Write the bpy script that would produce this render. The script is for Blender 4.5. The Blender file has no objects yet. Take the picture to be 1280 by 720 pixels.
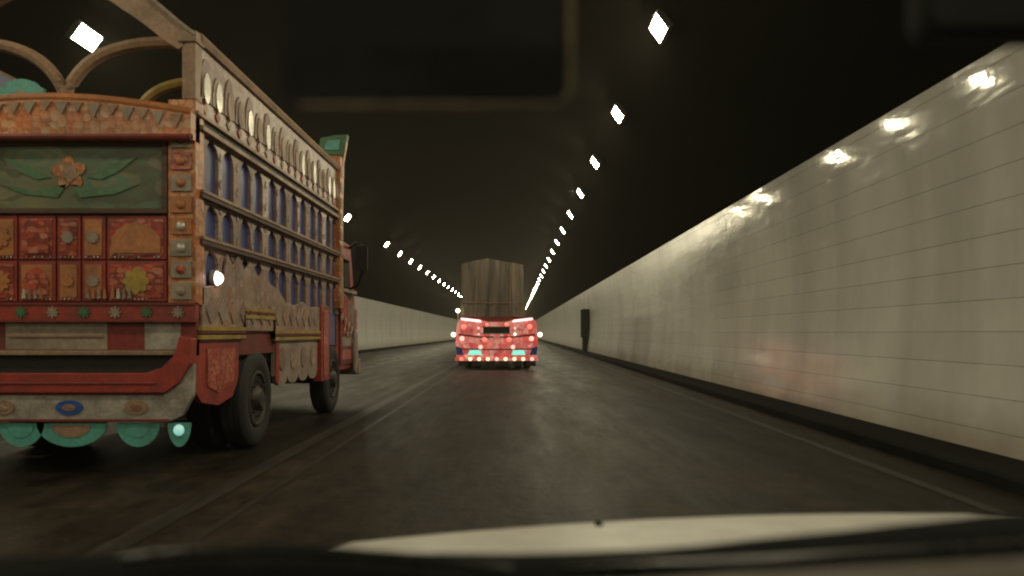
import bpy, bmesh, math, random
from mathutils import Vector
random.seed(7)
S = bpy.context.scene
COL = S.collection
R = math.radians

# ------------------------------------------------------------------ camera, world, exposure
CAMZ, FPX, VX, VY = 1.25, 1004.0, 643.0, 416.0
cam_d = bpy.data.cameras.new('camera')
cam = bpy.data.objects.new('camera', cam_d); COL.objects.link(cam)
cam.location = (0, 0, CAMZ); cam.rotation_euler = (R(90), 0, 0)
cam_d.sensor_width = 36; cam_d.lens = FPX / 1280 * 36
cam_d.shift_x = -(VX - 640) / 1280; cam_d.shift_y = (VY - 360) / 1280
cam_d.clip_start = 0.05; cam_d.clip_end = 2000
cam_d.dof.use_dof = True; cam_d.dof.focus_distance = 34
cam_d.dof.aperture_fstop = cam_d.lens / 13.0
S.camera = cam
w = bpy.data.worlds.new('World'); S.world = w; w.use_nodes = True
w.node_tree.nodes['Background'].inputs[0].default_value = (.5, .45, .3, 1)
w.node_tree.nodes['Background'].inputs[1].default_value = 0.003   # night outside the portals
S.view_settings.view_transform = 'Standard'; S.view_settings.look = 'None'
S.view_settings.gamma = 1; S.view_settings.exposure = 0.0
S.render.engine = 'CYCLES'
S.cycles.pixel_filter_type = 'BLACKMAN_HARRIS'; S.cycles.filter_width = 2.0
S.cycles.use_denoising = True
S.cycles.max_bounces = 8; S.cycles.caustics_reflective = True; S.cycles.sample_clamp_indirect = 4
HAZE = .0008
LAMP_COL, LAMP_STR = (1.0, .895, .60), 168.0

# ------------------------------------------------------------------ helpers
def tag(o, label=None, cat=None, group=None, kind=None):
    if label: o['label'] = label
    if cat: o['category'] = cat
    if group: o['group'] = group
    if kind: o['kind'] = kind
    return o
def empty(name, loc, label, cat, group=None):
    o = bpy.data.objects.new(name, None); COL.objects.link(o); o.location = loc
    o.empty_display_size = .2
    return tag(o, label, cat, group)

class MB:
    def __init__(s): s.v = []; s.f = []; s.m = []
    def add(s, vs, fs, m=0):
        b = len(s.v); s.v += [tuple(p) for p in vs]
        for f in fs: s.f.append([b + i for i in f]); s.m.append(m)
        return s
    def box(s, x0, x1, y0, y1, z0, z1, m=0):
        vs = [(x, y, z) for x in (x0, x1) for y in (y0, y1) for z in (z0, z1)]
        return s.add(vs, [(0,1,3,2),(4,6,7,5),(0,4,5,1),(2,3,7,6),(0,2,6,4),(1,5,7,3)], m)
    def prism(s, poly, a, b, plane='xz', m=0):
        def P(u, v, t): return (u, t, v) if plane == 'xz' else ((t, u, v) if plane == 'yz' else (u, v, t))
        n = len(poly)
        vs = [P(u, v, a) for u, v in poly] + [P(u, v, b) for u, v in poly]
        fs = [list(range(n)), list(range(2*n-1, n-1, -1))] + [(i, (i+1) % n, n+(i+1) % n, n+i) for i in range(n)]
        return s.add(vs, fs, m)
    def tube(s, pts, r, n=8, m=0, ry=None):
        pts = [Vector(p) for p in pts]; rings = []
        for i, p in enumerate(pts):
            d = (pts[min(i+1, len(pts)-1)] - pts[max(i-1, 0)]).normalized()
            up = Vector((0,0,1)) if abs(d.z) < .9 else Vector((0,1,0))
            a = d.cross(up).normalized(); b = a.cross(d)
            rr = r[i] if isinstance(r, (list, tuple)) else r
            rings.append([p + a*math.cos(2*math.pi*k/n)*rr + b*math.sin(2*math.pi*k/n)*(ry or rr) for k in range(n)])
        vs = [v for g in rings for v in g]; fs = []
        for i in range(len(rings)-1):
            for k in range(n): fs.append((i*n+k, i*n+(k+1) % n, (i+1)*n+(k+1) % n, (i+1)*n+k))
        fs += [list(range(n)), [(len(rings)-1)*n+k for k in range(n)][::-1]]
        return s.add(vs, fs, m)
    def lathe(s, prof, c=(0,0,0), axis='x', n=28, m=0):
        vs = []; fs = []
        for h, r in prof:
            for k in range(n):
                a = 2*math.pi*k/n; u, v = r*math.cos(a), r*math.sin(a)
                p = (h, u, v) if axis == 'x' else ((u, h, v) if axis == 'y' else (u, v, h))
                vs.append((c[0]+p[0], c[1]+p[1], c[2]+p[2]))
        for i in range(len(prof)-1):
            for k in range(n): fs.append((i*n+k, i*n+(k+1) % n, (i+1)*n+(k+1) % n, (i+1)*n+k))
        fs += [list(range(n)), [(len(prof)-1)*n+k for k in range(n)][::-1]]
        return s.add(vs, fs, m)
    def dome(s, c, r, depth, d='-y', n=12, m=0, rz=None):
        sg = -1 if d[0] == '-' else 1
        prof = [(sg*depth*math.sin(t), max(1e-3, r*math.cos(t))) for t in (0, .45, .9, 1.3, 1.55)]
        return s.lathe(prof, c, d[1], n, m)
    def petal(s, c, r, k, depth, plane='xz', m=0, ph=0, inner=.35):
        n = 10*k
        poly = [(c[0]+r*(inner+(1-inner)*abs(math.cos(k*t/2)))*math.cos(t+ph), c[1]+r*(inner+(1-inner)*abs(math.cos(k*t/2)))*math.sin(t+ph))
                for t in [2*math.pi*i/n for i in range(n)]]
        return s.prism(poly, c[2], c[2]+depth, plane, m)
    def build(s, name, mats, parent=None, bevel=0, smooth=False, loc=None):
        me = bpy.data.meshes.new(name); me.from_pydata(s.v, [], s.f)
        mats = mats if isinstance(mats, (list, tuple)) else [mats]
        for mt in mats: me.materials.append(mt)
        for p, i in zip(me.polygons, s.m): p.material_index = i
        bm = bmesh.new(); bm.from_mesh(me); bmesh.ops.recalc_face_normals(bm, faces=bm.faces)
        if smooth:
            for f in bm.faces: f.smooth = True
            for e in bm.edges:
                if len(e.link_faces) == 2 and e.calc_face_angle(0) > R(38): e.smooth = False
        bm.to_mesh(me); bm.free()
        o = bpy.data.objects.new(name, me); COL.objects.link(o)
        if parent: o.parent = parent
        if loc: o.location = loc
        if bevel:
            b = o.modifiers.new('bevel', 'BEVEL'); b.width = bevel; b.segments = 2; b.limit_method = 'ANGLE'
        return o

class NT:
    def __init__(s, name):
        s.mat = bpy.data.materials.new(name); s.mat.use_nodes = True
        s.t = s.mat.node_tree; s.b = s.t.nodes['Principled BSDF']
    def n(s, typ, **k):
        o = s.t.nodes.new(typ)
        for a, v in k.items(): setattr(o, a, v)
        return o
    def l(s, a, b): s.t.links.new(a, b)
    def coords(s, scale=(1,1,1), out='Object'):
        c = s.n('ShaderNodeTexCoord'); m = s.n('ShaderNodeMapping'); m.inputs['Scale'].default_value = scale
        s.l(c.outputs[out], m.inputs[0]); return m.outputs[0]
    def noise(s, vec, scale, detail=4, rough=.55):
        o = s.n('ShaderNodeTexNoise'); o.inputs['Scale'].default_value = scale
        o.inputs['Detail'].default_value = detail; o.inputs['Roughness'].default_value = rough
        s.l(vec, o.inputs['Vector']); return o.outputs[0]
    def ramp(s, fac, stops, interp='LINEAR'):
        o = s.n('ShaderNodeValToRGB'); o.color_ramp.interpolation = interp; el = o.color_ramp.elements
        while len(el) < len(stops): el.new(.5)
        for e, (p, c) in zip(el, stops):
            e.position = p; e.color = (c, c, c, 1) if isinstance(c, (int, float)) else (*c, 1)
        s.l(fac, o.inputs[0]); return o.outputs[0]
    def mix(s, fac, a, b, blend='MIX'):
        o = s.n('ShaderNodeMix', data_type='RGBA', blend_type=blend)
        for sock, v in ((o.inputs[0], fac), (o.inputs[6], a), (o.inputs[7], b)):
            if isinstance(v, (int, float)): sock.default_value = v if sock == o.inputs[0] else (v, v, v, 1)
            elif isinstance(v, tuple): sock.default_value = (*v, 1)
            else: s.l(v, sock)
        return o.outputs[2]
    def math(s, op, a, b=0.0, c=0.0):
        o = s.n('ShaderNodeMath', operation=op)
        for i, v in enumerate((a, b, c)):
            if isinstance(v, (int, float)): o.inputs[i].default_value = v
            else: s.l(v, o.inputs[i])
        return o.outputs[0]
    def bump(s, h, strength, dist):
        o = s.n('ShaderNodeBump'); o.inputs['Strength'].default_value = strength; o.inputs['Distance'].default_value = dist
        s.l(h, o.inputs['Height']); s.l(o.outputs[0], s.b.inputs['Normal'])
    def set(s, **k):
        for a, v in k.items():
            i = s.b.inputs[a.replace('_', ' ')]
            if isinstance(v, (int, float)): i.default_value = v
            elif isinstance(v, tuple): i.default_value = (*v, 1)
            else: s.l(v, i)
        return s

def paint(name, c, rough=.45, dirt=.40, scale=3.0, metal=0.0, stretch=(1,1,1)):
    m = NT(name); v = m.coords(stretch)
    d = m.ramp(m.noise(v, scale, 6, .65), [(.35, 0.0), (.7, 1.0)])
    dark = tuple(x*(1-dirt)+.015 for x in c)
    col = m.mix(d, dark, c)
    fine = m.ramp(m.noise(v, scale*9, 3), [(.3, .75), (.7, 1.1)])
    col = m.mix(1.0, col, fine, 'MULTIPLY')
    m.set(Base_Color=col, Roughness=m.math('ADD', m.math('MULTIPLY', d, -.15), rough+.12), Metallic=metal)
    return m.mat
def art(name, cols, scale=9, rough=.35, trim=(.55,.42,.16), stretch=(1,1,1)):
    """Painted ornament: cells in several colours with rings and a darker outline."""
    m = NT(name); v = m.coords(stretch)
    nz = m.n('ShaderNodeTexNoise'); nz.inputs['Scale'].default_value = scale*.8; nz.inputs['Detail'].default_value = 4; m.l(v, nz.inputs['Vector'])
    wp = m.n('ShaderNodeVectorMath', operation='MULTIPLY_ADD'); m.l(nz.outputs['Color'], wp.inputs[0]); wp.inputs[1].default_value = (.9/scale,)*3; m.l(v, wp.inputs[2]); v0 = v; v = wp.outputs[0]
    vo = m.n('ShaderNodeTexVoronoi'); vo.inputs['Scale'].default_value = scale; vo.inputs['Randomness'].default_value = .55
    m.l(v, vo.inputs['Vector'])
    sep = m.n('ShaderNodeSeparateColor'); m.l(vo.outputs['Color'], sep.inputs[0])
    n = len(cols)
    a = m.ramp(sep.outputs[0], [(i/n, c) for i, c in enumerate(cols)], 'CONSTANT')
    b = m.ramp(sep.outputs[1], [(i/n, c) for i, c in enumerate(cols[::-1])], 'CONSTANT')
    ring = m.ramp(vo.outputs['Distance'], [(0, 1.0), (.22, 0.0), (.36, 1.0), (.45, 0.0)], 'CONSTANT')
    col = m.mix(ring, a, b)
    edge = m.ramp(vo.outputs['Distance'], [(0, 0.0), (.56, 1.0)], 'CONSTANT')
    col = m.mix(edge, col, trim)
    d = m.ramp(m.noise(v0, 2.5, 6), [(.3, .5), (.7, 1.05)])
    col = m.mix(m.ramp(m.noise(v0, scale*2.2, 5, .7), [(.42, 0.0), (.62, .55)]), col, cols[0])
    col = m.mix(1.0, col, d, 'MULTIPLY')
    m.set(Base_Color=col, Roughness=rough); m.bump(vo.outputs['Distance'], .3, .01)
    return m.mat
def emit(name, c, strength, base=(.6,.6,.6)):
    m = NT(name); m.set(Base_Color=base, Emission_Color=c, Emission_Strength=strength, Roughness=.3); return m.mat

# ------------------------------------------------------------------ materials of the setting
RW, LW, Y0, Y1 = 4.5, -10.1, -32.0, 420.0          # wall feet, tunnel length
def wall_mat(name, c):
    m = NT(name); v = m.coords()
    sep = m.n('ShaderNodeSeparateXYZ'); m.l(v, sep.inputs[0])
    cmb = m.n('ShaderNodeCombineXYZ'); m.l(sep.outputs[1], cmb.inputs[0]); m.l(sep.outputs[2], cmb.inputs[1])
    br = m.n('ShaderNodeTexBrick'); m.l(cmb.outputs[0], br.inputs['Vector'])
    br.offset = 0; br.inputs['Scale'].default_value = 1; br.inputs['Brick Width'].default_value = 3000
    br.inputs['Row Height'].default_value = .315; br.inputs['Mortar Size'].default_value = .0035
    br.inputs['Mortar Smooth'].default_value = .25
    br.inputs['Color1'].default_value = (*[x*.94 for x in c], 1); br.inputs['Color2'].default_value = (*[x*1.04 for x in c], 1)
    jn = m.ramp(m.noise(m.coords((1, 1.2, 3)), 1.0, 3), [(.35, .25), (.65, 1.0)])    # joints fade in and out
    base = m.mix(.5, br.outputs['Color'], c)
    base = m.mix(m.math('MULTIPLY', m.math('MULTIPLY', br.outputs['Fac'], jn), .62), c if False else base, (.07,.05,.04))
    # vertical grime bands and splash dirt near the foot
    gr = m.ramp(m.noise(m.coords((1, .55, .05)), 1.0, 5, .6), [(.36, .82), (.56, 1.0)])
    gr2 = m.ramp(m.noise(m.coords((1, 1.4, .9)), 1.1, 6, .7), [(.3, .9), (.6, 1.02)])
    base = m.mix(1.0, m.mix(1.0, base, gr, 'MULTIPLY'), gr2, 'MULTIPLY')
    foot = m.ramp(m.math('ADD', m.math('DIVIDE', sep.outputs[2], 3.8), m.math('MULTIPLY', m.math('SUBTRACT', m.noise(m.coords((1,.5,1)), 2.2, 5), .5), .16)), [(.03, (.62,.56,.50)), (.16, (1,1,1))])
    base = m.mix(1.0, base, foot, 'MULTIPLY')
    m.set(Base_Color=base, Roughness=m.math('ADD', m.ramp(m.noise(m.coords((1,.45,1.6)), 1.0, 5, .65), [(.34, .035), (.66, .085)]), m.math('ADD', m.ramp(m.math('DIVIDE', sep.outputs[2], 3.8), [(.25, .075), (.62, 0.0)]), m.ramp(m.math('DIVIDE', sep.outputs[1], 60), [(.22, 0.0), (.55, .24)]))), Specular_IOR_Level=.32)
    wav = m.math('ADD', m.noise(m.coords((1, .9, 3.2)), 1.0, 2), m.math('MULTIPLY', m.noise(m.coords((1, 3, 9)), 1.0, 2), .12))
    h = m.math('SUBTRACT', wav, m.math('MULTIPLY', br.outputs['Fac'], .05))
    h = m.math('ADD', h, m.math('MULTIPLY', m.noise(m.coords((1, 4.5, 1.3)), 1.0, 2), .16))
    m.bump(h, .5, .0095)
    return m.mat
M_WALL = wall_mat('wall_panel_enamel', (.62, .605, .56))

m = NT('asphalt'); v = m.coords()
track = m.noise(m.coords((1.25, .018, 1)), 1.0, 5, .6)
patch = m.noise(m.coords((.5, .12, 1)), 1.0, 6, .65)
fine = m.noise(m.coords((1,1,1)), 55, 4, .7)
vor = m.n('ShaderNodeTexVoronoi'); vor.inputs['Scale'].default_value = 90; m.l(v, vor.inputs['Vector'])
c = m.ramp(track, [(.34, (.0120,.0084,.0055)), (.5, (.0200,.0145,.0097)), (.66, (.0310,.0232,.0158))])
c = m.mix(1.0, c, m.ramp(patch, [(.34, .48), (.66, 1.45)]), 'MULTIPLY')
c = m.mix(1.0, c, m.ramp(m.noise(m.coords((1,.6,1)), 3.2, 7, .8), [(.36, .42), (.64, 1.65)]), 'MULTIPLY')
c = m.mix(1.0, c, m.ramp(fine, [(.3, .65), (.7, 1.4)]), 'MULTIPLY')
mott = m.noise(m.coords((1,.14,1)), 2.0, 8, .72)      # worn and oily patches change the gloss
c = m.mix(1.0, c, m.ramp(mott, [(.38, .65), (.62, 1.35)]), 'MULTIPLY')
rg = m.math('ADD', m.ramp(mott, [(.36, .42), (.64, .58)]), m.math('MULTIPLY', m.math('SUBTRACT', track, .5), .3))
m.set(Base_Color=c, Roughness=rg, Specular_IOR_Level=.13)
m.bump(m.math('ADD', fine, m.math('MULTIPLY', m.noise(m.coords(), 9, 5, .7), 2.0)), .6, .008)
M_ROAD = m.mat

def worn(name, c, cover=.5):
    m = NT(name); v = m.coords()
    k = m.math('ADD', m.math('MULTIPLY', m.noise(m.coords((4, .35, 1)), 1.0, 5, .65), .6), m.math('MULTIPLY', m.noise(v, 22, 5, .7), .4))
    k = m.ramp(k, [(cover-.08, 0.0), (cover+.1, 1.0)])
    m.set(Base_Color=m.mix(k, (.015,.014,.012), c), Roughness=.5, Specular_IOR_Level=.35); m.bump(m.noise(v, 70, 4), .3, .005); return m.mat
M_LINE = worn('worn_road_paint', (.050,.042,.031), .51)
M_LINE2 = worn('worn_seam', (.036,.029,.022), .51)
M_KERB = paint('dirty_kerb_concrete', (.006,.005,.004), .8, .6, 1.4, 0, (1,.4,1))
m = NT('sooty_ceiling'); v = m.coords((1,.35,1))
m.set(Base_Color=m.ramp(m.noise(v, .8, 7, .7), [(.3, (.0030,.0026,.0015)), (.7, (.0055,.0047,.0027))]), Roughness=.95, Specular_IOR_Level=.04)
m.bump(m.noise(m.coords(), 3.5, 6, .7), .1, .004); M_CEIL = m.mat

# ------------------------------------------------------------------ setting
def sheet(name, x0, x1, z, mt, y0=Y0, y1=Y1):
    return tag(MB().add([(x0,y0,z),(x1,y0,z),(x1,y1,z),(x0,y1,z)], [(0,1,2,3)]).build(name, mt), kind='structure')
sheet('ground', -60, 60, -.6, M_KERB)
sheet('road', LW-.1, RW+.1, 0, M_ROAD)
mk = MB()
mk.add([(-2.42,Y0,.004),(-2.24,Y0,.004),(-2.24,300,.004),(-2.42,300,.004)], [(0,1,2,3)], 0)
mk.add([(-1.95,Y0,.004),(-1.89,Y0,.004),(-1.89,300,.004),(-1.95,300,.004)], [(0,1,2,3)], 1)
y = Y0
while y < 200:
    mk.add([(-5.9,y,.004),(-5.75,y,.004),(-5.75,y+4,.004),(-5.9,y+4,.004)], [(0,1,2,3)], 0); y += 10
mk.add([(3.30,Y0,.004),(3.42,Y0,.004),(3.42,300,.004),(3.30,300,.004)], [(0,1,2,3)], 1)
tag(mk.build('road_markings', [M_LINE, M_LINE2]), kind='structure')
KH = .12
for x0, x1 in ((RW-.62, RW+.3), (LW-.3, LW+.7)):
    k = MB(); f = x0 if x0 > 0 else x1; b = x1 if x0 > 0 else x0; sg = 1 if b > f else -1
    k.prism([(f, -.1), (f+.02*sg, KH-.025), (f+.05*sg, KH), (b, KH), (b, -.1)], Y0, Y1, 'xz')
    tag(k.build('kerb', M_KERB), kind='structure')
M_KERB.node_tree.nodes['Principled BSDF'].inputs['Specular IOR Level'].default_value = .08

def wall(name, xf, ztop, sg, label):
    b = MB(); N = 26; pts = []
    for i in range(N+1):
        t = i/N; pts.append((xf + sg*.152*math.sin(math.pi*t), KH + (ztop-KH)*t))
    ys = [Y0 + (Y1-Y0)*j/8 for j in range(9)]
    poly = pts + [(x + sg*.25, z) for x, z in reversed(pts)]
    b.prism(poly, Y0, Y1, 'xz')
    o = b.build(name, M_WALL, smooth=True)
    return tag(o, label, 'tunnel wall')
wall('tunnel_wall', RW, 3.90, 1, 'long pale glossy panelled tunnel wall beside the empty right lane, streaked with reflections')
wall('tunnel_wall', LW, 3.58, -1, 'distant pale tunnel wall seen between the red painted truck and the truck ahead')

AX, AB, AH = -2.8, 7.42, 4.86
def arch(u):                                        # ceiling point at horizontal offset u in -1..1
    zb = 3.74 + .16*u
    return (AX + AB*u, zb + (5.10-.24*u)*math.sqrt(max(0, 1-u*u)))
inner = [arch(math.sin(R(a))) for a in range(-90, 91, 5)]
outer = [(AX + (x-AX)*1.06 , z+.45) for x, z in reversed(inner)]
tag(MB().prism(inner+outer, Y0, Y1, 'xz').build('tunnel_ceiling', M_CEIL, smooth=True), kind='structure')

# ceiling lamps
M_HOUSE = paint('lamp_housing_grey', (.10,.10,.09), .5, .4)
M_LAMP = emit('lamp_glass_lit', LAMP_COL, LAMP_STR)
LAMPS = ('white glowing lamp in the row high above the right wall, %s', 'white glowing lamp in the row high above the left lane, %s')
ORD = ['nearest in view', 'second nearest', 'third nearest', 'fourth nearest', 'fifth nearest', 'sixth nearest', 'seventh nearest', 'eighth nearest', 'ninth nearest', 'tenth nearest', 'eleventh nearest', 'twelfth nearest']
def make_lamp(lit=True):
    r = bpy.data.objects.new('ceiling_lamp', None); COL.objects.link(r)
    h = MB().box(-.21, .21, -.43, .43, .035, .13)
    for a in ((-.21,-.172,-.43,.43),(.172,.21,-.43,.43),(-.172,.172,-.43,-.382),(-.172,.172,.382,.43)): h.box(*a, -.004, .035)
    h.box(-.03, .03, -.3, -.24, .13, .26).box(-.03, .03, .24, .3, .13, .26).build('housing', M_HOUSE, r, bevel=.015)
    d = MB().add([(-.17,-.38,.012),(.17,-.38,.012),(.17,.38,.012),(-.17,.38,.012)], [(0,1,2,3)]).build('diffuser', M_LAMP, r)
    return r
proto = make_lamp(); used = False
for row, (lx, lz, tilt, yfirst) in enumerate(((2.70, CAMZ+5.73, R(54), 15.13), (-8.30, CAMZ+5.73, R(-54), 15.62))):
    step = 5.98 if row == 0 else 6.10
    seen = 0
    for k in range(-7, 31):
        yy = yfirst + step*k
        if row == 1 and k == 5: continue             # one lamp of the left row is dark
        if not used: o = proto; used = True
        else:
            o = proto.copy(); COL.objects.link(o)
            for ch in list(proto.children):
                c2 = ch.copy(); COL.objects.link(c2); c2.parent = o
        o.location = (lx, yy, lz); o.rotation_euler = (0, tilt, 0)
        grp = 'tunnel lamps above the right wall' if row == 0 else 'tunnel lamps above the left lane'
        if k < 0: lab = 'tunnel ceiling lamp overhead, %s' % ('above the right wall' if row == 0 else 'above the left lane') + ', above or behind the white bonnet'
        elif row == 1 and k == 0: lab = 'white glaring lamp seen through the open top of the painted truck'
        elif row == 1 and 1 <= k <= 3: lab = 'left row ceiling lamp behind the painted truck body'
        elif row == 1 and k == 4: lab = 'white lamp just above the painted truck cab, highest of the dotted left row'; seen = 0
        else:
            n_ = k if row == 0 else k-6
            if row == 1 and n_ > 9 or row == 0 and n_ > 11: lab = 'tiny far lamp in the dotted row converging on the truck ahead, ' + ('right side' if row == 0 else 'left side')
            elif row == 0: lab = LAMPS[0] % ORD[n_]
            else: lab = 'white lamp in the dotted row between the two trucks, ' + (ORD[n_] if n_ else 'nearest after the gap')
        tag(o, lab, 'ceiling lamp', grp)

# wall cabinet projecting from the right wall
M_DKMET = paint('dark_metal', (.018,.018,.018), .5, .4)
cab = empty('wall_cabinet', (RW-.16, 49.6, 0), 'tall dark cabinet projecting from the right wall far ahead', 'cabinet')
MB().box(-.17, .3, 0, .9, .95, 2.72).box(-.10, .3, .1, .8, .12, .95).build('cabinet_body', M_DKMET, cab, bevel=.02)
MB().box(-.185, -.172, .08, .82, 1.0, 2.66).build('cabinet_door', M_KERB, cab, bevel=.004)
# road studs on the far lane line
M_STUD = paint('stud_body', (.25,.24,.2), .5); M_RED = paint('red_reflector', (.55,.04,.03), .2, .2)
for i, (yy, lab) in enumerate(((31.5, 'red reflector stud on the road just past the painted truck'), (39.5, 'small road stud halfway between the painted truck and truck ahead'), (47.5, 'farthest small road stud by the left lane line'))):
    r = empty('road_stud', (-5.72, yy, .002), lab, 'road stud', 'road studs on the left lane line')
    MB().prism([(-.07,.0),(.07,0),(.045,.028),(-.045,.028)], -.05, .05, 'xz').build('stud_body', M_STUD, r, bevel=.004)
    MB().box(-.045, .045, -.056, -.051, .006, .022).build('reflector', M_RED, r)

# ------------------------------------------------------------------ paints of the trucks
RED = paint('truck_red', (.47,.054,.036), .40, .62, 3.2)
DRED = paint('truck_dark_red', (.26,.032,.024), .45, .5, 2.2)
ORANGE = paint('truck_orange', (.58,.215,.07), .4, .5, 2.6)
CREAM = paint('truck_cream', (.42,.33,.26), .42, .5, 2.4)
WHITE = paint('truck_white', (.50,.45,.39), .4, .65, 4.5)
MAUVE = paint('truck_mauve', (.36,.235,.20), .45, .5, 3)
GREEN = paint('truck_green', (.09,.22,.10), .45, .5, 2.2)
TEAL = paint('truck_teal', (.14,.50,.43), .25, .4, 3)
BLUE = paint('truck_blue', (.050,.065,.26), .3, .5, 3)
BRIGHTBLUE = paint('emblem_blue', (.03,.10,.42), .35, .3, 3)
YELLOW = paint('truck_yellow', (.50,.33,.06), .4, .5, 3)
WOOD = paint('truck_wood', (.12,.06,.032), .6, .6, 4, 0, (.4,.4,3))
TAN = paint('truck_tan', (.44,.27,.17), .45, .5, 3)
BLACK = paint('chassis_black', (.012,.011,.010), .6, .4, 3)
RUBBER = paint('tyre_rubber', (.020,.019,.018), .75, .5, 4)
RIMM = paint('rim_paint', (.06,.048,.038), .5, .6, 5)
CHROME = paint('ornament_chrome', (.72,.66,.58), .25, .25, 6, .35)
A_RED = art('ornament_red', [(.56,.075,.045),(.60,.15,.08),(.60,.30,.22),(.42,.045,.035),(.62,.22,.12)], 17, .32, (.22,.05,.035), (.7,1,1.2))
A_PINK = art('ornament_pink', [(.42,.30,.24),(.40,.25,.20),(.48,.38,.32),(.34,.13,.10)], 9, .35, (.30,.2,.15))
A_GREEN = art('ornament_green', [(.11,.18,.11),(.20,.19,.10),(.07,.20,.15),(.25,.20,.11)], 3.2, .45, (.10,.11,.06), (.55,1,1.2))
A_ORANGE = art('ornament_orange', [(.66,.22,.07),(.70,.31,.12),(.62,.16,.055),(.66,.42,.24)], 14, .35, (.40,.15,.06))
GLASSD = NT('dark_window'); GLASSD.set(Base_Color=(.01,.012,.012), Roughness=.06); GLASSD = GLASSD.mat
E_MARK = emit('marker_lit', (1,.72,.62), 11)

def wheel(parent, x, y, rad, wid, side, dual=False):
    """Tyre lathed round the axle, rim set in its outer face."""
    b = MB(); out = side
    def tyre(cx):
        h = wid/2
        prof = [(-h*.8, rad*.58), (-h, rad*.66), (-h*1.02, rad*.82), (-h*.9, rad*.95), (-h*.72, rad), (-h*.3, rad), (-h*.28, rad*.975), (-h*.2, rad*.975), (-h*.18, rad),
                (h*.18, rad), (h*.2, rad*.975), (h*.28, rad*.975), (h*.3, rad), (h*.72, rad), (h*.9, rad*.95), (h*1.02, rad*.82), (h, rad*.66), (h*.8, rad*.58)]
        b.lathe(prof, (cx, y, rad), 'x', 36)
    tyre(x)
    if dual: tyre(x - out*wid*1.25)
    o = b.build('wheel', RUBBER, parent, smooth=True)
    r = MB(); e = x + out*wid*.42
    r.lathe([(e-out*.02, rad*.57), (e+out*.015, rad*.575), (e+out*.02, rad*.53), (e-out*.05, rad*.46), (e-out*.07, rad*.30), (e+out*.01, rad*.26), (e+out*.06, rad*.17), (e+out*.065, .01)], (0, y, rad), 'x', 32)
    for k in range(8):
        a = 2*math.pi*k/8
        r.lathe([(e-out*.03, .018), (e+out*.035, .016), (e+out*.036, .002)], (0, y+rad*.36*math.cos(a), rad+rad*.36*math.sin(a)), 'x', 6, 0)
    r.build('rim', [RIMM, CHROME], o, smooth=True)
    return o

# ------------------------------------------------------------------ the painted truck on the left
T = empty('painted_truck', (-4.05, 7.05, 0), 'large red painted truck with tall ornate open cargo body in the left lane', 'truck')
HW, BL = 1.25, 5.85                                  # half width, body length
b = MB()                                             # chassis, axles, springs, floor
for sx in (-1, 1):
    b.box(sx*.42-.05, sx*.42+.05, .1, 7.2, .72, .92)
for yy in (1.79, 5.63):
    b.lathe([(-1.05,.07),(1.05,.07)], (0, yy, .52), 'x', 12)
    for sx in (-1, 1): b.box(sx*.62-.04, sx*.62+.04, yy-.6, yy+.6, .62, .68)
b.lathe([(-.18,.05),(-.15,.19),(.15,.19),(.18,.05)], (0, 1.79, .52), 'x', 16)
b.box(-.06, .06, 1.8, 5.4, .60, .70).box(-1.15, 1.15, .08, BL, .92, 1.06)
b.build('chassis', BLACK, T)
for yy, dual in ((1.79, True), (5.63, False)):
    for sx in (-1, 1): wheel(T, sx*(1.10 if dual else 1.06), yy, .53, .27, sx, dual)
b = MB()                                             # fuel tank between the axles, inboard
b.lathe([(2.9,.05),(2.91,.22),(3.9,.22),(3.91,.05)], (-.78, 0, .72), 'y', 20)
b.build('fuel_tank', RIMM, T, smooth=True)

# --- tailgate
tg = MB().box(-HW+.02, HW-.02, .06, .14, 1.05, 3.02).build('tailgate', DRED, T)
rnd = random.Random(3)                               # raised cassettes of uneven width on the red field, hung with small studs
b = MB(); xs_ = [-1.17]
while xs_[-1] < .80: xs_.append(xs_[-1] + rnd.choice([.22,.27,.31,.34]))
xs_[-1] = 1.0
for x0, x1 in zip(xs_, xs_[1:]):
    for z0, z1 in ((1.90,2.28),(1.53,1.88)):
        x1_ = x1-.02; cx = (x0+x1_)/2; cz = (z0+z1)/2
        b.box(x0, x1_, .035, .06, z0, z1, 0)
        b.box(x0+.025, x1_-.025, .024, .035, z0+.03, z1-.03, rnd.choice([1,1,3]))
        k = rnd.random(); w_ = (x1_-x0)*.5-.045
        if k < .45: b.prism([(cx-w_,z0+.05),(cx+w_,z0+.05),(cx+w_,cz),(cx+w_*.6,cz+.09),(cx,z1-.05),(cx-w_*.6,cz+.09),(cx-w_,cz)], .010, .024, 'xz', rnd.choice([0,1,1,3]))
        else: b.petal((cx, cz, .010), min(w_, .12), rnd.choice([8,10]), .014, 'xz', rnd.choice([1,2,3,5]), 0, .75)
        for q_ in range(int((x1_-x0-.04)/.035)):
            if rnd.random() < .8: b.dome((x0+.035+q_*.035, .03, z0+.017), .011, .012, '-y', 6, rnd.choice([4,4,2,5]))
        if z0 < 1.7 and rnd.random() < .75:
            for q_ in range(4): b.prism([(x0+.04+q_*.05,z0+.02),(x0+.075+q_*.05,z0+.02),(x0+.065+q_*.05,z0+.11),(x0+.05+q_*.05,z0+.10)], .004, .018, 'xz', rnd.choice([4,2,6,3]))
b.build('cassette_panel', [RED, A_RED, CREAM, ORANGE, CHROME, YELLOW, A_PINK], tg, bevel=.005)
b = MB().box(-1.18, .98, .03, .06, 2.34, 2.90, 0)    # green picture field
b.prism([(-1.2,2.30),(1.0,2.30),(1.0,2.345),(-1.2,2.345)], .0, .055, 'xz', 2).prism([(-1.2,2.895),(1.0,2.895),(1.0,2.93),(-1.2,2.93)], .0, .055, 'xz', 2)
b.box(-1.2,-1.15,0,.055,2.345,2.895,2).box(.95,1.0,0,.055,2.345,2.895,2)
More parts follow.
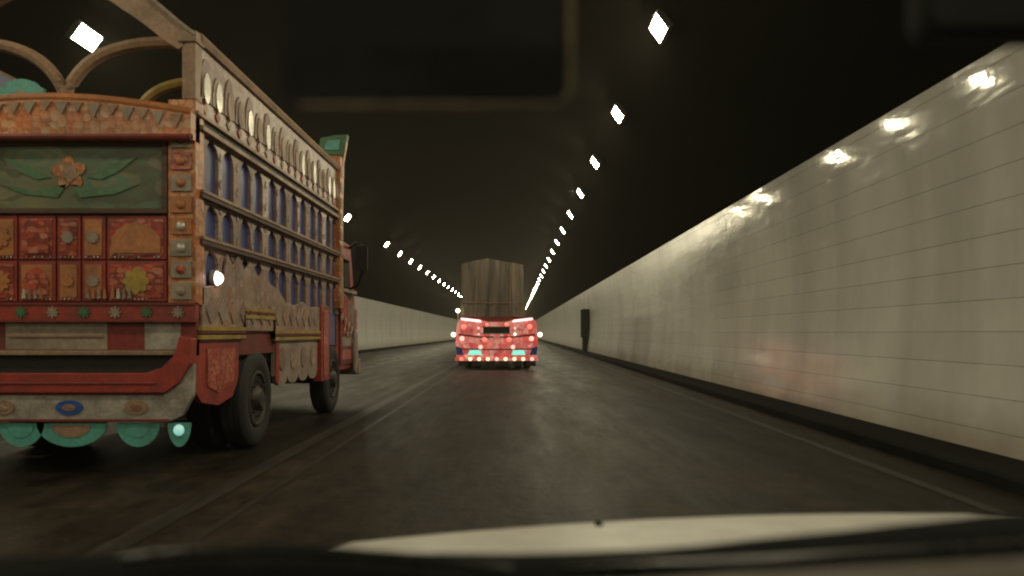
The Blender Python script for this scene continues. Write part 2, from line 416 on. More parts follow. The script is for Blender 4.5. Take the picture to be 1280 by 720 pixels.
b.build('picture_panel', [A_GREEN, GREEN, WOOD], tg, bevel=.004)
b = MB(); cx = .13                                   # orange bloom with loose leaves on the picture field
b.petal((cx, 2.66, .018), .15, 5, .010, 'xz', 1, .4, .6).petal((cx+.01, 2.655, .010), .08, 5, .008, 'xz', 2, .9, .7)
for sx in (-1, 1):
    b.prism([(cx+sx*.02,2.56),(cx+sx*.3,2.50),(cx+sx*.62,2.56),(cx+sx*.40,2.47),(cx+sx*.1,2.44)], .018, .028, 'xz', 3)
    b.prism([(cx+sx*.16,2.62),(cx+sx*.35,2.72),(cx+sx*.6,2.80),(cx+sx*.42,2.66),(cx+sx*.28,2.60)], .018, .028, 'xz', 3)
b.build('painted_flower', [ORANGE, A_ORANGE, TAN, GREEN, TEAL], tg)
for sx in (-1, 1):                                   # corner pilasters with stacked blocks
    b = MB()
    xa, xb = sorted((sx*1.01, sx*1.25))
    b.box(xa, xb, .0, .2, 1.5, 3.3, 0)
    for j in range(9):
        z0 = 1.54+j*.19
        b.box(xa+.03, xb-.03, -.02, .0, z0, z0+.15, rnd.choice([1,2,3]))
        b.dome(((xa+xb)/2, -.02, z0+.075), .045, .025, '-y', 10, rnd.choice([1,2,3,4]))
    b.build('pilaster', [A_ORANGE, A_RED, CREAM, ORANGE, CHROME], T, bevel=.005)
b = MB()                                             # red belt with dark rosettes
b.box(-HW, HW, .0, .08, 1.36, 1.50, 0).box(-HW, HW, -.015, .08, 1.345, 1.365, 1).box(-HW, HW, -.015, .08, 1.495, 1.515, 1)
for i in range(9):
    b.petal((-1.1+i*.275, 1.43, -.014), .055, 8, .016, 'xz', 2 if i % 2 else 3)
b.build('belt_board', [RED, DRED, GREEN, CREAM], T)
b = MB().box(-HW+.03, HW-.03, .10, .16, 1.05, 1.36, 0)   # recess with pale plates
for x0, x1, mm in ((-1.2,-.72,1),(-.45,.45,2),(.78,1.10,1)):
    b.box(x0, x1, .05, .10, 1.10, 1.345, mm)
b.box(-.42,.42,.035,.05,1.21,1.235,3)
b.build('lower_panel', [BLACK, WHITE, CREAM, TAN], T, bevel=.004)
MB().box(-HW+.02, HW-.15, -.06, .12, 1.055, 1.095, 0).box(-HW+.06, HW-.06, .02, .5, .90, 1.05, 1).build('step_ledge', [TAN, BLACK], T, bevel=.006)
b = MB()                                             # red bumper curling up at both ends
poly = [(-1.25,1.20),(-1.24,.98),(-1.15,.82),(-1.02,.73),(1.02,.73),(1.15,.82),(1.24,.98),(1.25,1.20),(1.15,1.22),(1.10,1.05),(1.0,.95),(.86,.90),(-.86,.90),(-1.0,.95),(-1.10,1.05),(-1.15,1.22)]
b.prism(poly, -.10, .04, 'xz', 0)
b.prism([(-.95,.802),(.95,.802),(.95,.822),(-.95,.822)], -.112, -.1, 'xz', 1)
bp = b.build('bumper', [RED, DRED], T, bevel=.012)
b = MB()                                             # white valance with emblem discs
poly = [(-1.26,.98),(-1.25,.70),(-1.16,.53),(-1.05,.48),(1.05,.48),(1.16,.53),(1.25,.70),(1.26,.98),(1.19,.92),(1.10,.78),(1.0,.725),(-1.0,.725),(-1.10,.78),(-1.19,.92)]
b.prism(poly, -.06, -.0, 'xz', 0)
b.box(-1.05,1.05,-.068,-.06,.475,.50,1).box(-1.0,1.0,-.068,-.06,.705,.722,1)
va = b.build('valance', [WHITE, DRED], T, bevel=.004)
for cx, mm, rx in ((.18,0,.12),(.76,1,.10),(-.40,1,.10),(-.95,0,.10)):
    b = MB(); b.prism([(cx+rx*math.cos(t), .60+.065*math.sin(t)) for t in [2*math.pi*i/20 for i in range(20)]], -.072, -.06, 'xz', mm)
    b.prism([(cx+rx*.5*math.cos(t), .60+.03*math.sin(t)) for t in [2*math.pi*i/16 for i in range(16)]], -.078, -.072, 'xz', 2)
    b.build('emblem', [BRIGHTBLUE, TAN, A_PINK], va)
for cx, rw in ((-1.1,.12),(-.72,.20),(-.26,.20),(.18,.31),(.76,.19),(1.12,.10)):   # scalloped teal flaps
    n = 14
    poly = [(cx+rw*math.cos(math.pi+math.pi*i/n), .462+.21*math.sin(math.pi+math.pi*i/n)) for i in range(n+1)]
    f = MB().prism(poly, -.03, -.012, 'xz', 0)
    f.prism([(cx+rw*.55*math.cos(math.pi+math.pi*i/n), .445+.11*math.sin(math.pi+math.pi*i/n)) for i in range(n+1)], -.038, -.03, 'xz', 1)
    fl = f.build('mud_flap', [TEAL, TAN if cx == .18 else TEAL], T)
MB().dome((1.12, -.036, .40), .05, .03, '-y', 12).build('flap_lamp', emit('teal_lamp_lit', (.35,.9,.8), .55), fl, smooth=True)
# --- header board above the tailgate, padded and crowned
top = [(-1.25+2.5*i/24, 3.16+.13*math.cos(math.pi*(i/24-.5))) for i in range(25)]
b = MB().prism([(-1.25,2.93),(1.25,2.93)]+top[::-1], -.10, .10, 'xz', 0)
b.tube([(x,-.06,z) for x, z in top], .05, 8, 1).tube([(-1.25,-.085,2.95),(1.25,-.085,2.95)], .03, 8, 2)
for i in range(17):
    x = -1.12+i*.14 + rnd.uniform(-.012,.012); zt = 3.16+.13*math.cos(math.pi*((x+1.25)/2.5-.5))
    b.prism([(x-.055,zt-.04),(x+.055,zt-.04),(x,zt-rnd.uniform(.10,.17))], -.118, -.1, 'xz', 3 if i % 2 else 4)
b.build('header_board', [A_ORANGE, ORANGE, DRED, CREAM, TAN], T, smooth=True)
b = MB()                                             # teal half rosettes standing on the header
for cx in (-.28,):
    b.prism([(cx+.24*math.cos(math.pi*i/18)*(1+.08*math.cos(9*math.pi*i/18*2)), 3.24+.24*math.sin(math.pi*i/18)) for i in range(19)], -.0, .04, 'xz', 0)
    b.prism([(cx+.12*math.cos(math.pi*i/12), 3.25+.12*math.sin(math.pi*i/12)) for i in range(13)], -.012, 0, 'xz', 1)
b.build('crest', [TEAL, TAN], T)
# --- arch over the rear opening
def bez(p, n=18):
    o = []
    for i in range(n+1):
        t = i/n; q = [Vector(a) for a in p]
        while len(q) > 1: q = [q[j]*(1-t)+q[j+1]*t for j in range(len(q)-1)]
        o.append(q[0])
    return o
for sx in (-1, 1):
    MB().box(*sorted((sx*1.13, sx*1.25)), .0, .16, 3.3, 3.86).box(*sorted((sx*1.10, sx*1.265)), -.02, .18, 3.80, 3.90).build('corner_post', TAN, T, bevel=.01)
oa = bez([(1.25,0,3.86),(.95,0,4.05),(.70,0,4.45),(0,0,4.55)]); oa += [Vector((-p.x,0,p.z)) for p in reversed(oa[:-1])]
ia = bez([(1.10,0,3.74),(.85,0,3.88),(.60,0,4.22),(0,0,4.36)]); ia += [Vector((-p.x,0,p.z)) for p in reversed(ia[:-1])]
b = MB()
for i in range(len(oa)-1):
    b.prism([(oa[i].x,oa[i].z),(oa[i+1].x,oa[i+1].z),(ia[i+1].x,ia[i+1].z),(ia[i].x,ia[i].z)], .0, .10, 'xz', 0)
b.tube([(p.x,.0,p.z) for p in oa], .03, 6, 1)
b.build('arch_beam', [TAN, CREAM], T)
for sx in (1, -1):
    q = bez([(sx*-.03,.2,3.2),(sx*.02,.2,3.72),(sx*.42,.2,3.92),(sx*1.14,.2,3.86)])
    MB().tube(q, .055, 8, 0).build('curved_brace', TAN, T, smooth=True)
    q = bez([(sx*.62,.3,3.28),(sx*.70,.3,3.46),(sx*.90,.3,3.55),(sx*1.16,.3,3.54)])
    MB().tube(q, .05, 8, 0).build('curved_brace', YELLOW if sx > 0 else GREEN, T, smooth=True)

# --- long sides of the cargo body
def side(sx):
    X = lambda a: sx*a
    def bx(b, x0, x1, *r): b.box(*sorted((X(x0), X(x1))), *r)
    def pr(b, poly, x0, x1, m=0): b.prism(poly, X(x0), X(x1), 'yz', m)
    b = MB(); bx(b, 1.13, 1.19, .16, BL, 1.06, 3.86, 0)
    wl = b.build('side_wall', BLUE, T)
    b = MB(); rr = random.Random(5)                  # pointed arcade of mauve uprights over the blue boards
    n = 12; sp = (BL-.25)/n
    for i in range(n+1):
        yc = .2+i*sp; w0 = .045 if i % 2 else .10
        for z0, z1 in ((2.53,3.06),(2.115,2.46),(1.55,2.045)):
            l, r_ = max(.17, yc-sp/2), min(BL-.01, yc+sp/2); w1 = w0
            poly = [(max(.17,yc-w1),z0),(min(BL-.01,yc+w1),z0),(min(BL-.01,yc+w1),z1-.16),(min(BL-.01,yc+w1+.03),z1-.09),(r_,z1),(l,z1),(max(.17,yc-w1-.03),z1-.09),(max(.17,yc-w1),z1-.16)]
            pr(b, poly, 1.19, 1.225, i % 3 == 1)
        for k in range(6):
            pr(b, [(yc-.03,1.66+k*.25),(yc,1.63+k*.25),(yc+.03,1.66+k*.25),(yc,1.72+k*.25)], 1.225, 1.232, 2)
    b.build('arcade', [MAUVE, A_PINK, CREAM], T)
    b = MB()
    for z in (2.46, 2.045):
        bx(b, 1.19, 1.275, .1, BL, z, z+.04, 0); bx(b, 1.19, 1.285, .1, BL, z+.042, z+.068, 1)
    bx(b, 1.19, 1.28, .1, BL, 3.06, 3.10, 1); bx(b, 1.19, 1.24, .1, BL, 3.102, 3.17, 2)
    b.build('side_rail', [WOOD, TAN, BLACK], T)
    b = MB()                                         # frieze with bright scallops
    bx(b, 1.19, 1.235, .02, BL, 3.172, 3.86, 0); bx(b, 1.19, 1.27, .02, BL, 3.175, 3.21, 2)
    m_ = 19; s2 = (BL-.1)/m_
    for i in range(m_):
        yc = .1+(i+.5)*s2; hh = .30 if i % 2 else .38
        poly = [(yc-s2*.46,3.36),(yc+s2*.46,3.36)]+[(yc+s2*.46*math.cos(t), 3.36+hh*math.sin(t)) for t in [math.pi*j/10 for j in range(1,10)]]
        pr(b, poly, 1.235, 1.25, 1 if i % 2 else 3)
        poly = [(yc+s2*.26*math.cos(t), 3.47+.14*math.sin(t)) for t in [2*math.pi*j/14 for j in range(14)]]
        pr(b, poly, 1.25, 1.262, 4 if rr.random() < .35 + .4*(i < 5) else 2)
        pr(b, [(yc,3.23),(yc+.06,3.285),(yc,3.34),(yc-.06,3.285)], 1.235, 1.247, 5 if i % 2 else 2)
    fr = b.build('frieze', [A_PINK, CREAM, TAN, MAUVE, CHROME, RED], T)
    MB().tube([(X(1.22),.10,3.87),(X(1.22),BL,3.87)], .065, 8).build('top_rail', TAN, T, smooth=True)
    b = MB()                                         # pale lower boards with a ragged crest
    top = [(.16,1.66),(.55,1.70),(.72,1.80),(.80,2.02),(.95,1.92),(1.1,2.035),(1.3,1.90),(1.5,2.0),(1.75,1.86),(1.95,1.96),(2.2,1.80),(2.5,1.76),(2.8,1.62),(3.2,1.60),(3.6,1.66),(4.0,1.60),(4.5,1.62)]
    pr(b, [(.16,1.27),(4.5,1.27)]+top[::-1], 1.226, 1.25, 0)
    for i in range(14):
        yc = .35+i*.30
        pr(b, [(yc-.11,1.45),(yc,1.33),(yc+.11,1.45),(yc,1.57)], 1.25, 1.26, 1+i % 3)
    b.build('lower_board', [A_PINK, MAUVE, CREAM, TAN], T, bevel=.003)
    b = MB()                                         # yellow double line stepping over the wheel
    for dz, mm in ((0,0),(.055,1),(.08,0)):
        h = .04 if mm == 0 else .018
        for y0, y1, z in ((.1,1.28,1.19),(1.28,2.32,1.40),(2.32,4.5,1.16)):
            bx(b, 1.19, 1.265+.004*mm, y0, y1, z+dz, z+dz+h, mm)
        for y0 in (1.27, 2.31): bx(b, 1.19, 1.262, y0-.02, y0+.02, 1.18, 1.44, 0)
    b.build('yellow_line', [YELLOW, DRED], T)
    b = MB(); bx(b, 1.192, 1.212, 1.17, 2.41, 1.02, 1.40, 0); b.build('wheel_arch', DRED, T)
    b = MB()                                         # skirt: red behind the wheel, cream scalloped ahead of it
    pr(b, [(.02,1.19),(1.16,1.19),(1.16,.80),(1.0,.62),(.6,.56),(.2,.62),(.02,.75)], 1.18, 1.23, 0)
    pr(b, [(.30,1.1),(1.05,1.1),(1.0,.78),(.6,.68),(.32,.76)], 1.23, 1.24, 1)
    b.build('skirt_panel', [RED, A_RED, CREAM, A_PINK, MAUVE], T); b = MB(); sc = []
    for k in range(4):
        for j in range(7):
            t = math.pi*j/6; sc.append((4.45-k*.5-.25+.25*math.cos(t), .72-.11*math.sin(t)))
    pr(b, [(2.42,1.16),(4.46,1.16)]+sc+[(2.42,.74)], 1.18, 1.225, 2)
    pr(b, [(2.42,1.15),(2.56,1.15),(2.56,.66),(2.42,.66)], 1.225, 1.24, 0)
    for k in range(4): pr(b, [(4.2-k*.5+.14*math.cos(t), .93+.14*math.sin(t)) for t in [2*math.pi*j/14 for j in range(14)]], 1.225, 1.235, 3+k % 2)
    b.build('skirt_panel', [RED, A_RED, CREAM, A_PINK, MAUVE], T)
    b = MB(); bx(b, 1.16, 1.27, 4.52, 5.02, .55, 1.64, 0); bx(b, 1.27, 1.28, 4.62, 4.92, .62, 1.58, 1)
    b.build('side_pillar', [RED, A_RED], T, bevel=.008)
    b = MB(); bx(b, 1.15, 1.29, BL-.18, BL+.05, 1.64, 4.05, 0)
    for k in range(9): bx(b, 1.29, 1.30, BL-.15, BL+.02, 1.72+k*.25, 1.9+k*.25, 1+k % 2)
    b.build('front_post', [A_ORANGE, TAN, CREAM], T, bevel=.008)
    b = MB(); b.dome((X(1.258), .48, 1.76), .06, .06, ('+' if sx > 0 else '-')+'x', 14, 0); b.build('marker_lamp', E_MARK, T, smooth=True)
    MB().lathe([(X(1.22),.08),(X(1.262),.08),(X(1.264),.066),(X(1.256),.062)], (0,.48,1.76), 'x', 16).build('lamp_bezel', CHROME, T, smooth=True)
for s_ in (1, -1): side(s_)
# --- crown board above the cab
half = [(0,4.30),(.3,4.18),(.6,4.06),(.85,4.10),(.95,4.36),(1.15,4.40),(1.36,4.42),(1.34,4.22),(1.30,4.0),(1.28,3.2)]
poly = half + [(-x,z) for x, z in reversed(half) if x > 0]
cr = MB().prism(poly, BL+.0, BL+.09, 'xz', 0).build('crown_board', A_ORANGE, T)
for sx in (-1, 1):
    b = MB(); b.prism([(sx*.90,4.12),(sx*1.31,4.10),(sx*1.37,4.43),(sx*1.15,4.415),(sx*.94,4.37)], BL-.03, BL+.12, 'xz', 0)
    b.prism([(sx*1.0,4.18),(sx*1.24,4.18),(sx*1.26,4.34),(sx*1.05,4.33)], BL-.045, BL-.03, 'xz', 1)
    b.build('crown_tip', [GREEN, TEAL], cr)
MB().box(-1.2,1.2,BL-.06,BL,1.06,3.2).build('front_bulkhead', WOOD, T)
# --- cab
b = MB()
pf = [(BL+.1,.62),(7.25,.62),(7.42,1.0),(7.45,1.7),(7.25,2.35),(7.05,2.78),(BL+.1,2.82)]
b.prism(pf, -1.17, 1.17, 'yz', 0)
cb = b.build('cab', RED, T, bevel=.03)
for sx in (1, -1):
    q = lambda a, c_: sorted((sx*a, sx*c_))
    b = MB().prism([(6.12,.72),(7.05,.72),(7.08,1.75),(6.12,1.75)], sx*1.172, sx*1.20, 'yz', 0)
    for k in range(4): b.box(*q(1.20,1.207), 6.2, 6.98, .8+k*.22, .96+k*.22, 1+k % 2)
    b.build('door', [DRED, A_RED, CREAM], cb, bevel=.006)
    MB().prism([(6.15,1.82),(7.02,1.82),(6.9,2.5),(6.15,2.5)], sx*1.17, sx*1.185, 'yz').build('side_window', GLASSD, cb)
    b = MB(); rr = random.Random(9)                  # glittering pendants along cab side
    for k in range(11):
        y0 = BL+.2+k*.12; ln = .25+.35*rr.random(); zt = 1.95-.03*k
        b.box(*q(1.21,1.235), y0, y0+.07, zt-ln, zt, rr.choice([0,0,1]))
        b.prism([(y0-.01,zt-ln),(y0+.08,zt-ln),(y0+.035,zt-ln-.12)], sx*1.212, sx*1.232, 'yz', 2)
    b.box(*q(1.19,1.24), BL+.15, 7.3, 1.93, 1.99, 1)
    b.build('pendant_trim', [A_RED, CREAM, CHROME], cb)
    b = MB().prism([(7.0,1.3),(7.3,1.25),(7.36,.75),(7.22,.52),(7.05,.6)], sx*1.22, sx*1.25, 'yz', 0).prism([(7.08,1.15),(7.24,1.12),(7.26,.8),(7.1,.75)], sx*1.25, sx*1.258, 'yz', 1)
    b.build('fender_flap', [CREAM, A_PINK], cb)
    b = MB().tube([(sx*1.15,7.0,2.72),(sx*1.33,6.75,2.80),(sx*1.46,6.6,2.74),(sx*1.47,6.6,2.30),(sx*1.38,6.7,2.08),(sx*1.17,6.95,2.0)], .022, 8, 0)
    b.box(*q(1.36,1.56), 6.55, 6.60, 2.30, 2.72, 1)
    b.build('wing_mirror', [BLACK, DRED if sx < 0 else BLACK], cb, bevel=.008)
MB().box(-1.25,1.25,7.4,7.6,.5,.78,0).build('front_bumper', CREAM, cb, bevel=.02)
MB().prism([(-1.05,1.75),(1.05,1.75),(.98,2.45),(-.98,2.45)], 7.36, 7.40, 'xz').build('windscreen', GLASSD, cb)

# ------------------------------------------------------------------ the truck ahead
F = empty('loaded_truck', (-.60, 27.3, 0), 'loaded truck ahead with brown tarpaulin cargo and glowing red lamp covered tail', 'truck')
m = NT('brown_tarpaulin'); v = m.coords((1,1,.25))
m.set(Base_Color=m.mix(m.ramp(m.noise(m.coords((5,5,.35)), 1.0, 4), [(.35,0.0),(.65,1.0)]), (.12,.105,.088), (.25,.195,.14)), Roughness=.8)
m.bump(m.noise(m.coords((7,7,.5)), 1.0, 3), .9, .08); M_TARP = m.mat
b = MB(); N, K = 40, 14                              # tarpaulin: vertical folds over a load with a ridge
def tarp_top(x): return 3.64 + .16*max(0, 1-abs(x+.18)/1.05)**1.2 - .07*(abs(x)/1.1)**6
rings = []
rr = random.Random(11); ph = [rr.uniform(0, 6.28) for _ in range(4)]
def fold(u): return (.036+.02*math.sin(2.3*u))*math.sin(9*u+ph[0]+.8*math.sin(3*u)) + .020*math.sin(17*u+ph[1]) + .012*math.sin(31*u+ph[2])
xs = [-1.1+2.2*i/N for i in range(N+1)]
vs = []; fs = []
for k in range(K+1):
    t = k/K
    for x in xs:
        z = 1.80 + (tarp_top(x)-1.80)*t
        vs.append((x*(1-.05*t+.02*math.sin(4*t+ph[3])), .12 + fold(x*1.1)*(1.2-.7*t) + .10*t*t, z))
for k in range(K):
    for i in range(N): a = k*(N+1)+i; fs.append((a, a+1, a+N+2, a+N+1))
b.add(vs, fs)
L0 = len(b.v); top = K*(N+1)
for yy in (1.5, 3.2, 4.6):                           # roof and sides running forward
    b.add([(x*.97, yy, tarp_top(x)+.04*math.sin(3*yy+5*x)) for x in xs], [])
st = [[top+i for i in range(N+1)]] + [[L0+j*(N+1)+i for i in range(N+1)] for j in range(3)]
for a_, c_ in zip(st, st[1:]):
    for i in range(N): b.f.append([a_[i], a_[i+1], c_[i+1], c_[i]]); b.m.append(0)
for e in (0, N):
    base = len(b.v); col_t = [vs[k*(N+1)+e] for k in range(K+1)]
    pts = []
    for yy, xo in ((None,0),(1.5,.03),(3.2,-.02),(4.6,0)):
        for k, p in enumerate(col_t):
            pts.append((p[0] + (xo if 0 < k < K else 0)*(1 if e else -1), p[1] if yy is None else yy, p[2]))
    b.v += pts
    for j in range(3):
        for k in range(K): q = base+j*(K+1)+k; b.f.append([q, q+1, q+K+2, q+K+1]); b.m.append(0)
cargo = b.build('tarpaulin_load', M_TARP, F, smooth=True, loc=(-.16, 0, 0))
b = MB()
for x in (.62,): b.tube([(x, .06+.03*math.sin(5*z), z) for z in [1.8+.19*i for i in range(10)]], .014, 6)
for z in (2.3,): b.tube([(-1.08+2.16*i/16, .07-.02*math.sin(i), z-.03*math.sin(math.pi*i/16)) for i in range(17)], .012, 6)
b.build('rope', TAN, cargo)
FRED = paint('far_red', (.50,.06,.05), .3, .35, 3)
def glow_paint(mt, k):
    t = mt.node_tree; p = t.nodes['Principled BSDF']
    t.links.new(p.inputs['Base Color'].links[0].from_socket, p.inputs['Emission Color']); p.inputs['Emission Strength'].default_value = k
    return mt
A_FAR = art('far_ornament_glow', [(.72,.13,.11),(.78,.30,.24),(.62,.07,.06),(.80,.48,.38)], 6, .3, (.62,.16,.14)); glow_paint(A_FAR, .70)  # paint emits its own pattern, in place of light falling on the tail
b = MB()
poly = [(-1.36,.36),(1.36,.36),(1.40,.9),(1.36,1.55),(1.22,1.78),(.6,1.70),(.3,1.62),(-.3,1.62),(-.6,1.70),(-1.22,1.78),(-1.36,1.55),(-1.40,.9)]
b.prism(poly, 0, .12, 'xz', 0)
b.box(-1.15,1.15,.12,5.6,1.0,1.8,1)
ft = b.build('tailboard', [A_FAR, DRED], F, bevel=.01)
MB().box(-.46,.44,-.02,0,1.24,1.44,0).box(-.5,.48,-.025,0,1.44,1.47,1).box(-.5,.48,-.025,0,1.21,1.24,1).build('dark_panel', [BLACK, CREAM], ft)
E_WB = emit('light_bar_lit', (1,.72,.66), 1.6); E_R = emit('red_lamp_lit', (1,.14,.10), 1.1); E_P = emit('pink_lamp_lit', (1,.50,.40), 1.3)
E_C = emit('cyan_lamp_lit', (.14,.85,.66), 1.0); E_O = emit('amber_lamp_lit', (1,.66,.36), 2.0); E_W = emit('side_lamp_lit', (1,.86,.62), 7)
E_BL = emit('blue_lamp_lit', (.12,.2,.8), .5)
for sx in (-1, 1):
    MB().prism([(sx*.52,1.60),(sx*1.20,1.68),(sx*1.22,1.76),(sx*.56,1.69)], -.05, -.01, 'xz').build('light_bar', E_WB, ft, bevel=.008)
    for cx, cz, r_, mt, nm in ((.33,1.52,.085,E_R,'tail_lamp'),(.62,1.40,.075,E_P,'tail_lamp'),(.62,1.20,.06,E_W if sx > 0 else E_P,'tail_lamp'),(1.12,1.45,.07,E_R,'tail_lamp'),
                            (1.18,1.05,.06,E_P,'tail_lamp'),(.42,1.02,.06,E_R,'tail_lamp'),(.55,.76,.05,E_P,'tail_lamp'),(1.1,.80,.05,E_R,'tail_lamp'),
                            ):
        MB().dome((sx*cx, -.005, cz), r_*(1.0 + .5*math.sin(7*cx+5*cz)), .035, '-y', 14).build(nm, mt, ft, smooth=True)
    MB().prism([(sx*.50,.50),(sx*.98,.50),(sx*.92,.66),(sx*.56,.66)], -.03, -.004, 'xz').build('cyan_lamp', E_C, ft, bevel=.01)
    MB().prism([(sx*1.12,.50),(sx*1.36,.50),(sx*1.39,.80),(sx*1.20,.74)], -.02, -.004, 'xz').build('blue_panel', BRIGHTBLUE, ft, bevel=.008)
    MB().prism([(sx*.10,1.13),(sx*.55,1.13),(sx*1.3,1.22),(sx*1.3,1.16),(sx*.55,1.08),(sx*.10,1.08)], -.015, -.004, 'xz').prism([(sx*.0,.70),(sx*1.2,.72),(sx*1.2,.68),(sx*.0,.66)], -.015, -.004, 'xz').build('trim_strip', DRED, ft)
    MB().tube([(sx*1.36,0,1.2),(sx*1.46,0,1.21)], .02, 6).build('lamp_bracket', CHROME, ft)
    MB().dome((sx*1.47, -.01, 1.19), .075, .05, '-y', 14).build('side_lamp', E_W, ft, smooth=True)
MB().dome((-1.32, -.01, 2.0), .07, .05, '-y', 14).build('side_lamp', E_W, ft, smooth=True)
MB().tube([(-1.32,.03,1.7),(-1.32,.03,2.0)], .02, 6).build('lamp_bracket', CHROME, ft)
b = MB().prism([(-1.42,.30),(1.42,.30),(1.40,.42),(-1.40,.42)], -.06, .05, 'xz')
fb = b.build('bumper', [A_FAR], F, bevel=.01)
for i in range(9):
    MB().dome((-1.2+i*.30, -.062, .36), .065, .03, '-y', 12).build('bumper_lamp', E_R if i == 0 else (E_O if i % 4 else E_P), fb, smooth=True)
for i in range(6):
    MB().box(-1.3+i*.46, -.98+i*.46, -.01, .01, .12, .30).build('mud_flap', BLACK, F)
b = MB()
for sx in (-1, 1): b.box(sx*.42-.05, sx*.42+.05, .1, 7, .72, .92)
b.lathe([(-1,.07),(1,.07)], (0,1.9,.52), 'x', 12)
b.build('chassis', BLACK, F)
for yy, dual in ((1.9, True), (5.9, False)):
    for sx in (-1, 1): wheel(F, sx*1.06, yy, .52, .26, sx, dual)
fc = MB().prism([(5.7,.6),(7.2,.6),(7.4,1.1),(7.35,1.9),(7.0,2.7),(5.7,2.75)], -1.15, .78, 'yz').build('cab', FRED, F, bevel=.04)
MB().prism([(-1.05,1.8),(.68,1.8),(.62,2.45),(-1.0,2.45)], 7.32, 7.36, 'xz').build('windscreen', GLASSD, fc)

# ------------------------------------------------------------------ the car the picture is taken from
m = NT('white_car_paint'); m.set(Base_Color=m.mix(m.ramp(m.noise(m.coords(), 6, 6, .7), [(.35,0.0),(.65,1.0)]), (.42,.41,.38), (.60,.58,.54)), Roughness=.5, Coat_Weight=.25, Coat_Roughness=.3)
M_CAR = m.mat
M_TRIM = paint('black_plastic_trim', (.0018,.0018,.0012), .85, .4, 6)
M_TRIM.node_tree.nodes['Principled BSDF'].inputs['Specular IOR Level'].default_value = .05
M_DASH = paint('dashboard_plastic', (.22,.185,.165), .7, .3, 5)
M_LINER = paint('visor_fabric', (.006,.006,.004), .95, .2, 8)
M_LINER2 = paint('visor_edge', (.26,.21,.14), .9, .2, 8)
C = empty('car', (.55, .9, 0), 'white car the view is taken from, only its bonnet and cowl showing', 'car')
def carpart(b, name, mt, parent=C, **k):
    o = b.build(name, mt, None, **k); o.parent = parent
    o.matrix_parent_inverse = C.matrix_world.inverted() if False else o.matrix_parent_inverse
    for vv in o.data.vertices: vv.co -= Vector((.55, .9, 0))
    return o
def bz(x, y):                                        # bonnet height
    return CAMZ - (.351 + .05*(x-.75)**2 - .075*(1.6-y)) - (0 if y < 1.5 else .9*(y-1.5)**2)
b = MB(); nx, ny = 40, 26; vs = []; fs = []
for j in range(ny+1):
    y = .92 + (1.98-.92)*j/ny
    for i in range(nx+1):
        x = -.41 + 1.92*i/nx
        ed = max(0, abs((x-.55)/.96)-.9)
        vs.append((x, y, bz(x, y) - 2.2*ed**2 - (0 if y < 1.8 else 3.5*(y-1.8)**2)))
for j in range(ny):
    for i in range(nx): a = j*(nx+1)+i; fs.append((a, a+1, a+nx+2, a+nx+1))
b.add(vs, fs); bo = carpart(b, 'bonnet', M_CAR, smooth=True)
so = bo.modifiers.new('thick', 'SOLIDIFY'); so.thickness = .02; so.offset = -1
for xx in (.16,):
    zz = bz(xx, 1.52); b = MB().prism([(xx-.009,zz-.004),(xx+.009,zz-.004),(xx+.006,zz+.005),(xx-.006,zz+.005)], 1.50, 1.53, 'xz')
    carpart(b, 'washer_nozzle', M_TRIM, bevel=.003)
# roof, rear and side shell of the cabin: they shade the dashboard, visor and mirror
b = MB()
b.prism([(.42,1.56),(.2,1.60),(-.9,1.62),(-1.6,1.50),(-1.6,1.54),(-.9,1.66),(.2,1.64),(.40,1.60)], -.30, 1.40, 'yz')
carpart(b, 'roof', M_TRIM)
b = MB()
b.prism([(-1.6,.4),(.55,.4),(.55,.95),(-1.6,.98)], -.40, -.36, 'yz').prism([(-1.6,.4),(.55,.4),(.55,.95),(-1.6,.98)], 1.46, 1.50, 'yz')
b.box(-.40, 1.50, -1.66, -1.6, .4, 1.52)
b.box(-.36, 1.46, -1.6, .5, .4, .45)
carpart(b, 'cabin_shell', M_TRIM)
b = MB()
for sx, xx in ((-1, -.40), (1, 1.50)):
    b.prism([(.3,.35),(.62,.35),(.72,.58),(.95,.66),(1.18,.58),(1.28,.35),(1.95,.35),(2.03,.5),(1.97,.62),(1.8,.70),(1.6,.765),(1.3,.79),(.3,.82)], xx-.015, xx+.015, 'yz')
b.prism([(-.39,.35),(1.49,.35),(1.49,.62),(-.39,.62)], 2.0, 2.05, 'xz')
carpart(b, 'front_body', M_CAR, bevel=.02)
for xx, sx in ((-.28,-1),(1.38,1)):
    o = wheel(C, xx-.55, .95-.9, .31, .19, sx)
def PX(px, py, y): return ((px-VX)*y/FPX, CAMZ - (py-VY)*y/FPX)
# cowl: black ledge under the windscreen, with the wiper hump on the left
edge = [(-220,708),(0,697),(100,693),(155,690),(190,684),(240,681),(340,679),(400,682),(460,687),(520,691),(640,692),(730,690),(820,686),(880,681),(950,673),(1050,664),(1130,655),(1200,648),(1230,644),(1290,640),(1500,655)]
e3 = [PX(a, c_, .80) for a, c_ in edge]
b = MB(); vs = []; fs = []
prof = [(.92,-.10),(.86,-.03),(.80,0.0),(.74,-.004),(.68,-.035),(.66,-.12)]
for yy, dz in prof:
    for x, z in e3: vs.append((x*(yy/.80)**.5, yy, z+dz))
n = len(e3)
for j in range(len(prof)-1):
    for i in range(n-1): a = j*n+i; fs.append((a, a+1, a+n+1, a+n))
b.add(vs, fs); carpart(b, 'cowl', M_TRIM, smooth=True)
M_WIPE = paint('wiper_gloss_black', (.012,.012,.010), .25, .3, 6)
def wiper(pts, yy, r):
    p = [PX(a, c_, yy) for a, c_ in pts]
    return MB().tube([(x, yy, z) for x, z in p], r, 8, 0, r*.7)
carpart(wiper([(150,699),(230,691),(330,688),(430,692),(560,703),(640,714)], .72, .006), 'wiper', M_WIPE, smooth=True)
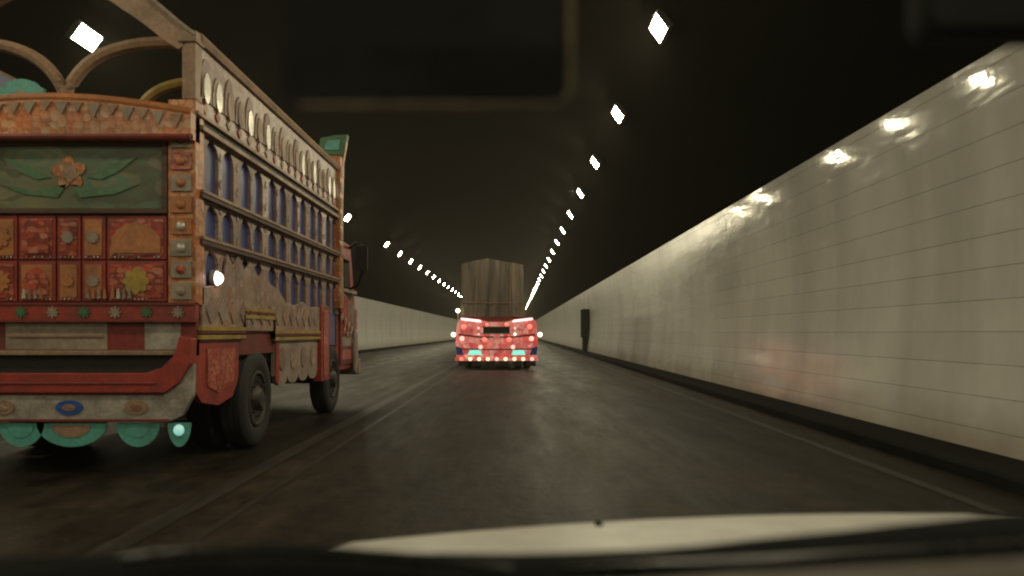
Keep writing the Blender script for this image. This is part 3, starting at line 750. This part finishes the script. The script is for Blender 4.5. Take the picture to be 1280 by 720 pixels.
carpart(wiper([(700,712),(850,706),(960,701),(1060,694),(1150,689),(1290,680)], .70, .006), 'wiper', M_WIPE, smooth=True)
b = MB()                                             # dashboard top
d0 = [PX(a, c_, .52) for a, c_ in [(-300,740),(500,738),(800,727),(940,716),(1100,708),(1290,697),(1400,692)]]
vs = [(x, .52, z) for x, z in d0] + [(x*.7, .34, z+.012) for x, z in d0] + [(x, .56, z-.06) for x, z in d0]
n = len(d0); fs = [(i, i+1, n+i+1, n+i) for i in range(n-1)] + [(2*n+i, 2*n+i+1, i+1, i) for i in range(n-1)]
b.add(vs, fs); carpart(b, 'dashboard', M_DASH, smooth=True)
def rrect(x0, x1, z0, z1, r, n=7):
    o = []
    for cx, cz, a0 in ((x1-r,z1-r,0),(x0+r,z1-r,90),(x0+r,z0+r,180),(x1-r,z0+r,270)):
        for i in range(n+1):
            a = R(a0+90*i/n); o.append((cx+r*math.cos(a), cz+r*math.sin(a)))
    return o
VYD = .62                                            # sun visor hanging at the top of the view
(x0, zb), (x1, _) = PX(346, 136, VYD), PX(716, 136, VYD)
vis = carpart(MB().prism(rrect(x0+.004, x1-.004, zb+.004, zb+.17, .014), VYD, VYD+.012, 'xz'), 'sun_visor', M_LINER)
ring = rrect(x0+.002, x1-.002, zb+.002, zb+.172, .016)
nn = len(ring)//4; ring = ring[2*nn+nn-1:] + [ring[0]]     # edge seam: bottom and right side
o = MB().tube([(p[0], VYD-.001, p[1]) for p in ring], .0024, 6).build('piping', M_LINER2, None, smooth=True)
for vv in o.data.vertices: vv.co -= Vector((.55, .9, 0))
o.parent = vis
MYD = .66                                            # rear-view mirror, upper right
(x0, zb), (x1, _) = PX(1152, 44, MYD), PX(1420, 44, MYD)
mir = carpart(MB().prism(rrect(x0, x1, zb, zb+.075, .016), MYD, MYD+.03, 'xz'), 'rear_view_mirror', M_LINER, bevel=.004)
o = MB().prism(rrect(x0+.006, x1-.006, zb+.006, zb+.069, .012), MYD-.003, MYD, 'xz').build('mirror_glass', M_LINER, None)
for vv in o.data.vertices: vv.co -= Vector((.55, .9, 0))
o.parent = mir

# ------------------------------------------------------------------ thin haze added to the tunnel air to lift the blacks and halo the lamps
m = NT('tunnel_air'); t = m.t; t.nodes.remove(m.b)
pv = t.nodes.new('ShaderNodeVolumePrincipled'); pv.inputs['Color'].default_value = (.95,.88,.74,1); pv.inputs['Density'].default_value = HAZE
pv.inputs['Anisotropy'].default_value = .45
t.links.new(pv.outputs[0], t.nodes['Material Output'].inputs['Volume'])
tag(MB().box(-70, 70, Y0-12, Y1+12, -1.8, 12.5).build('haze', m.mat), kind='stuff')
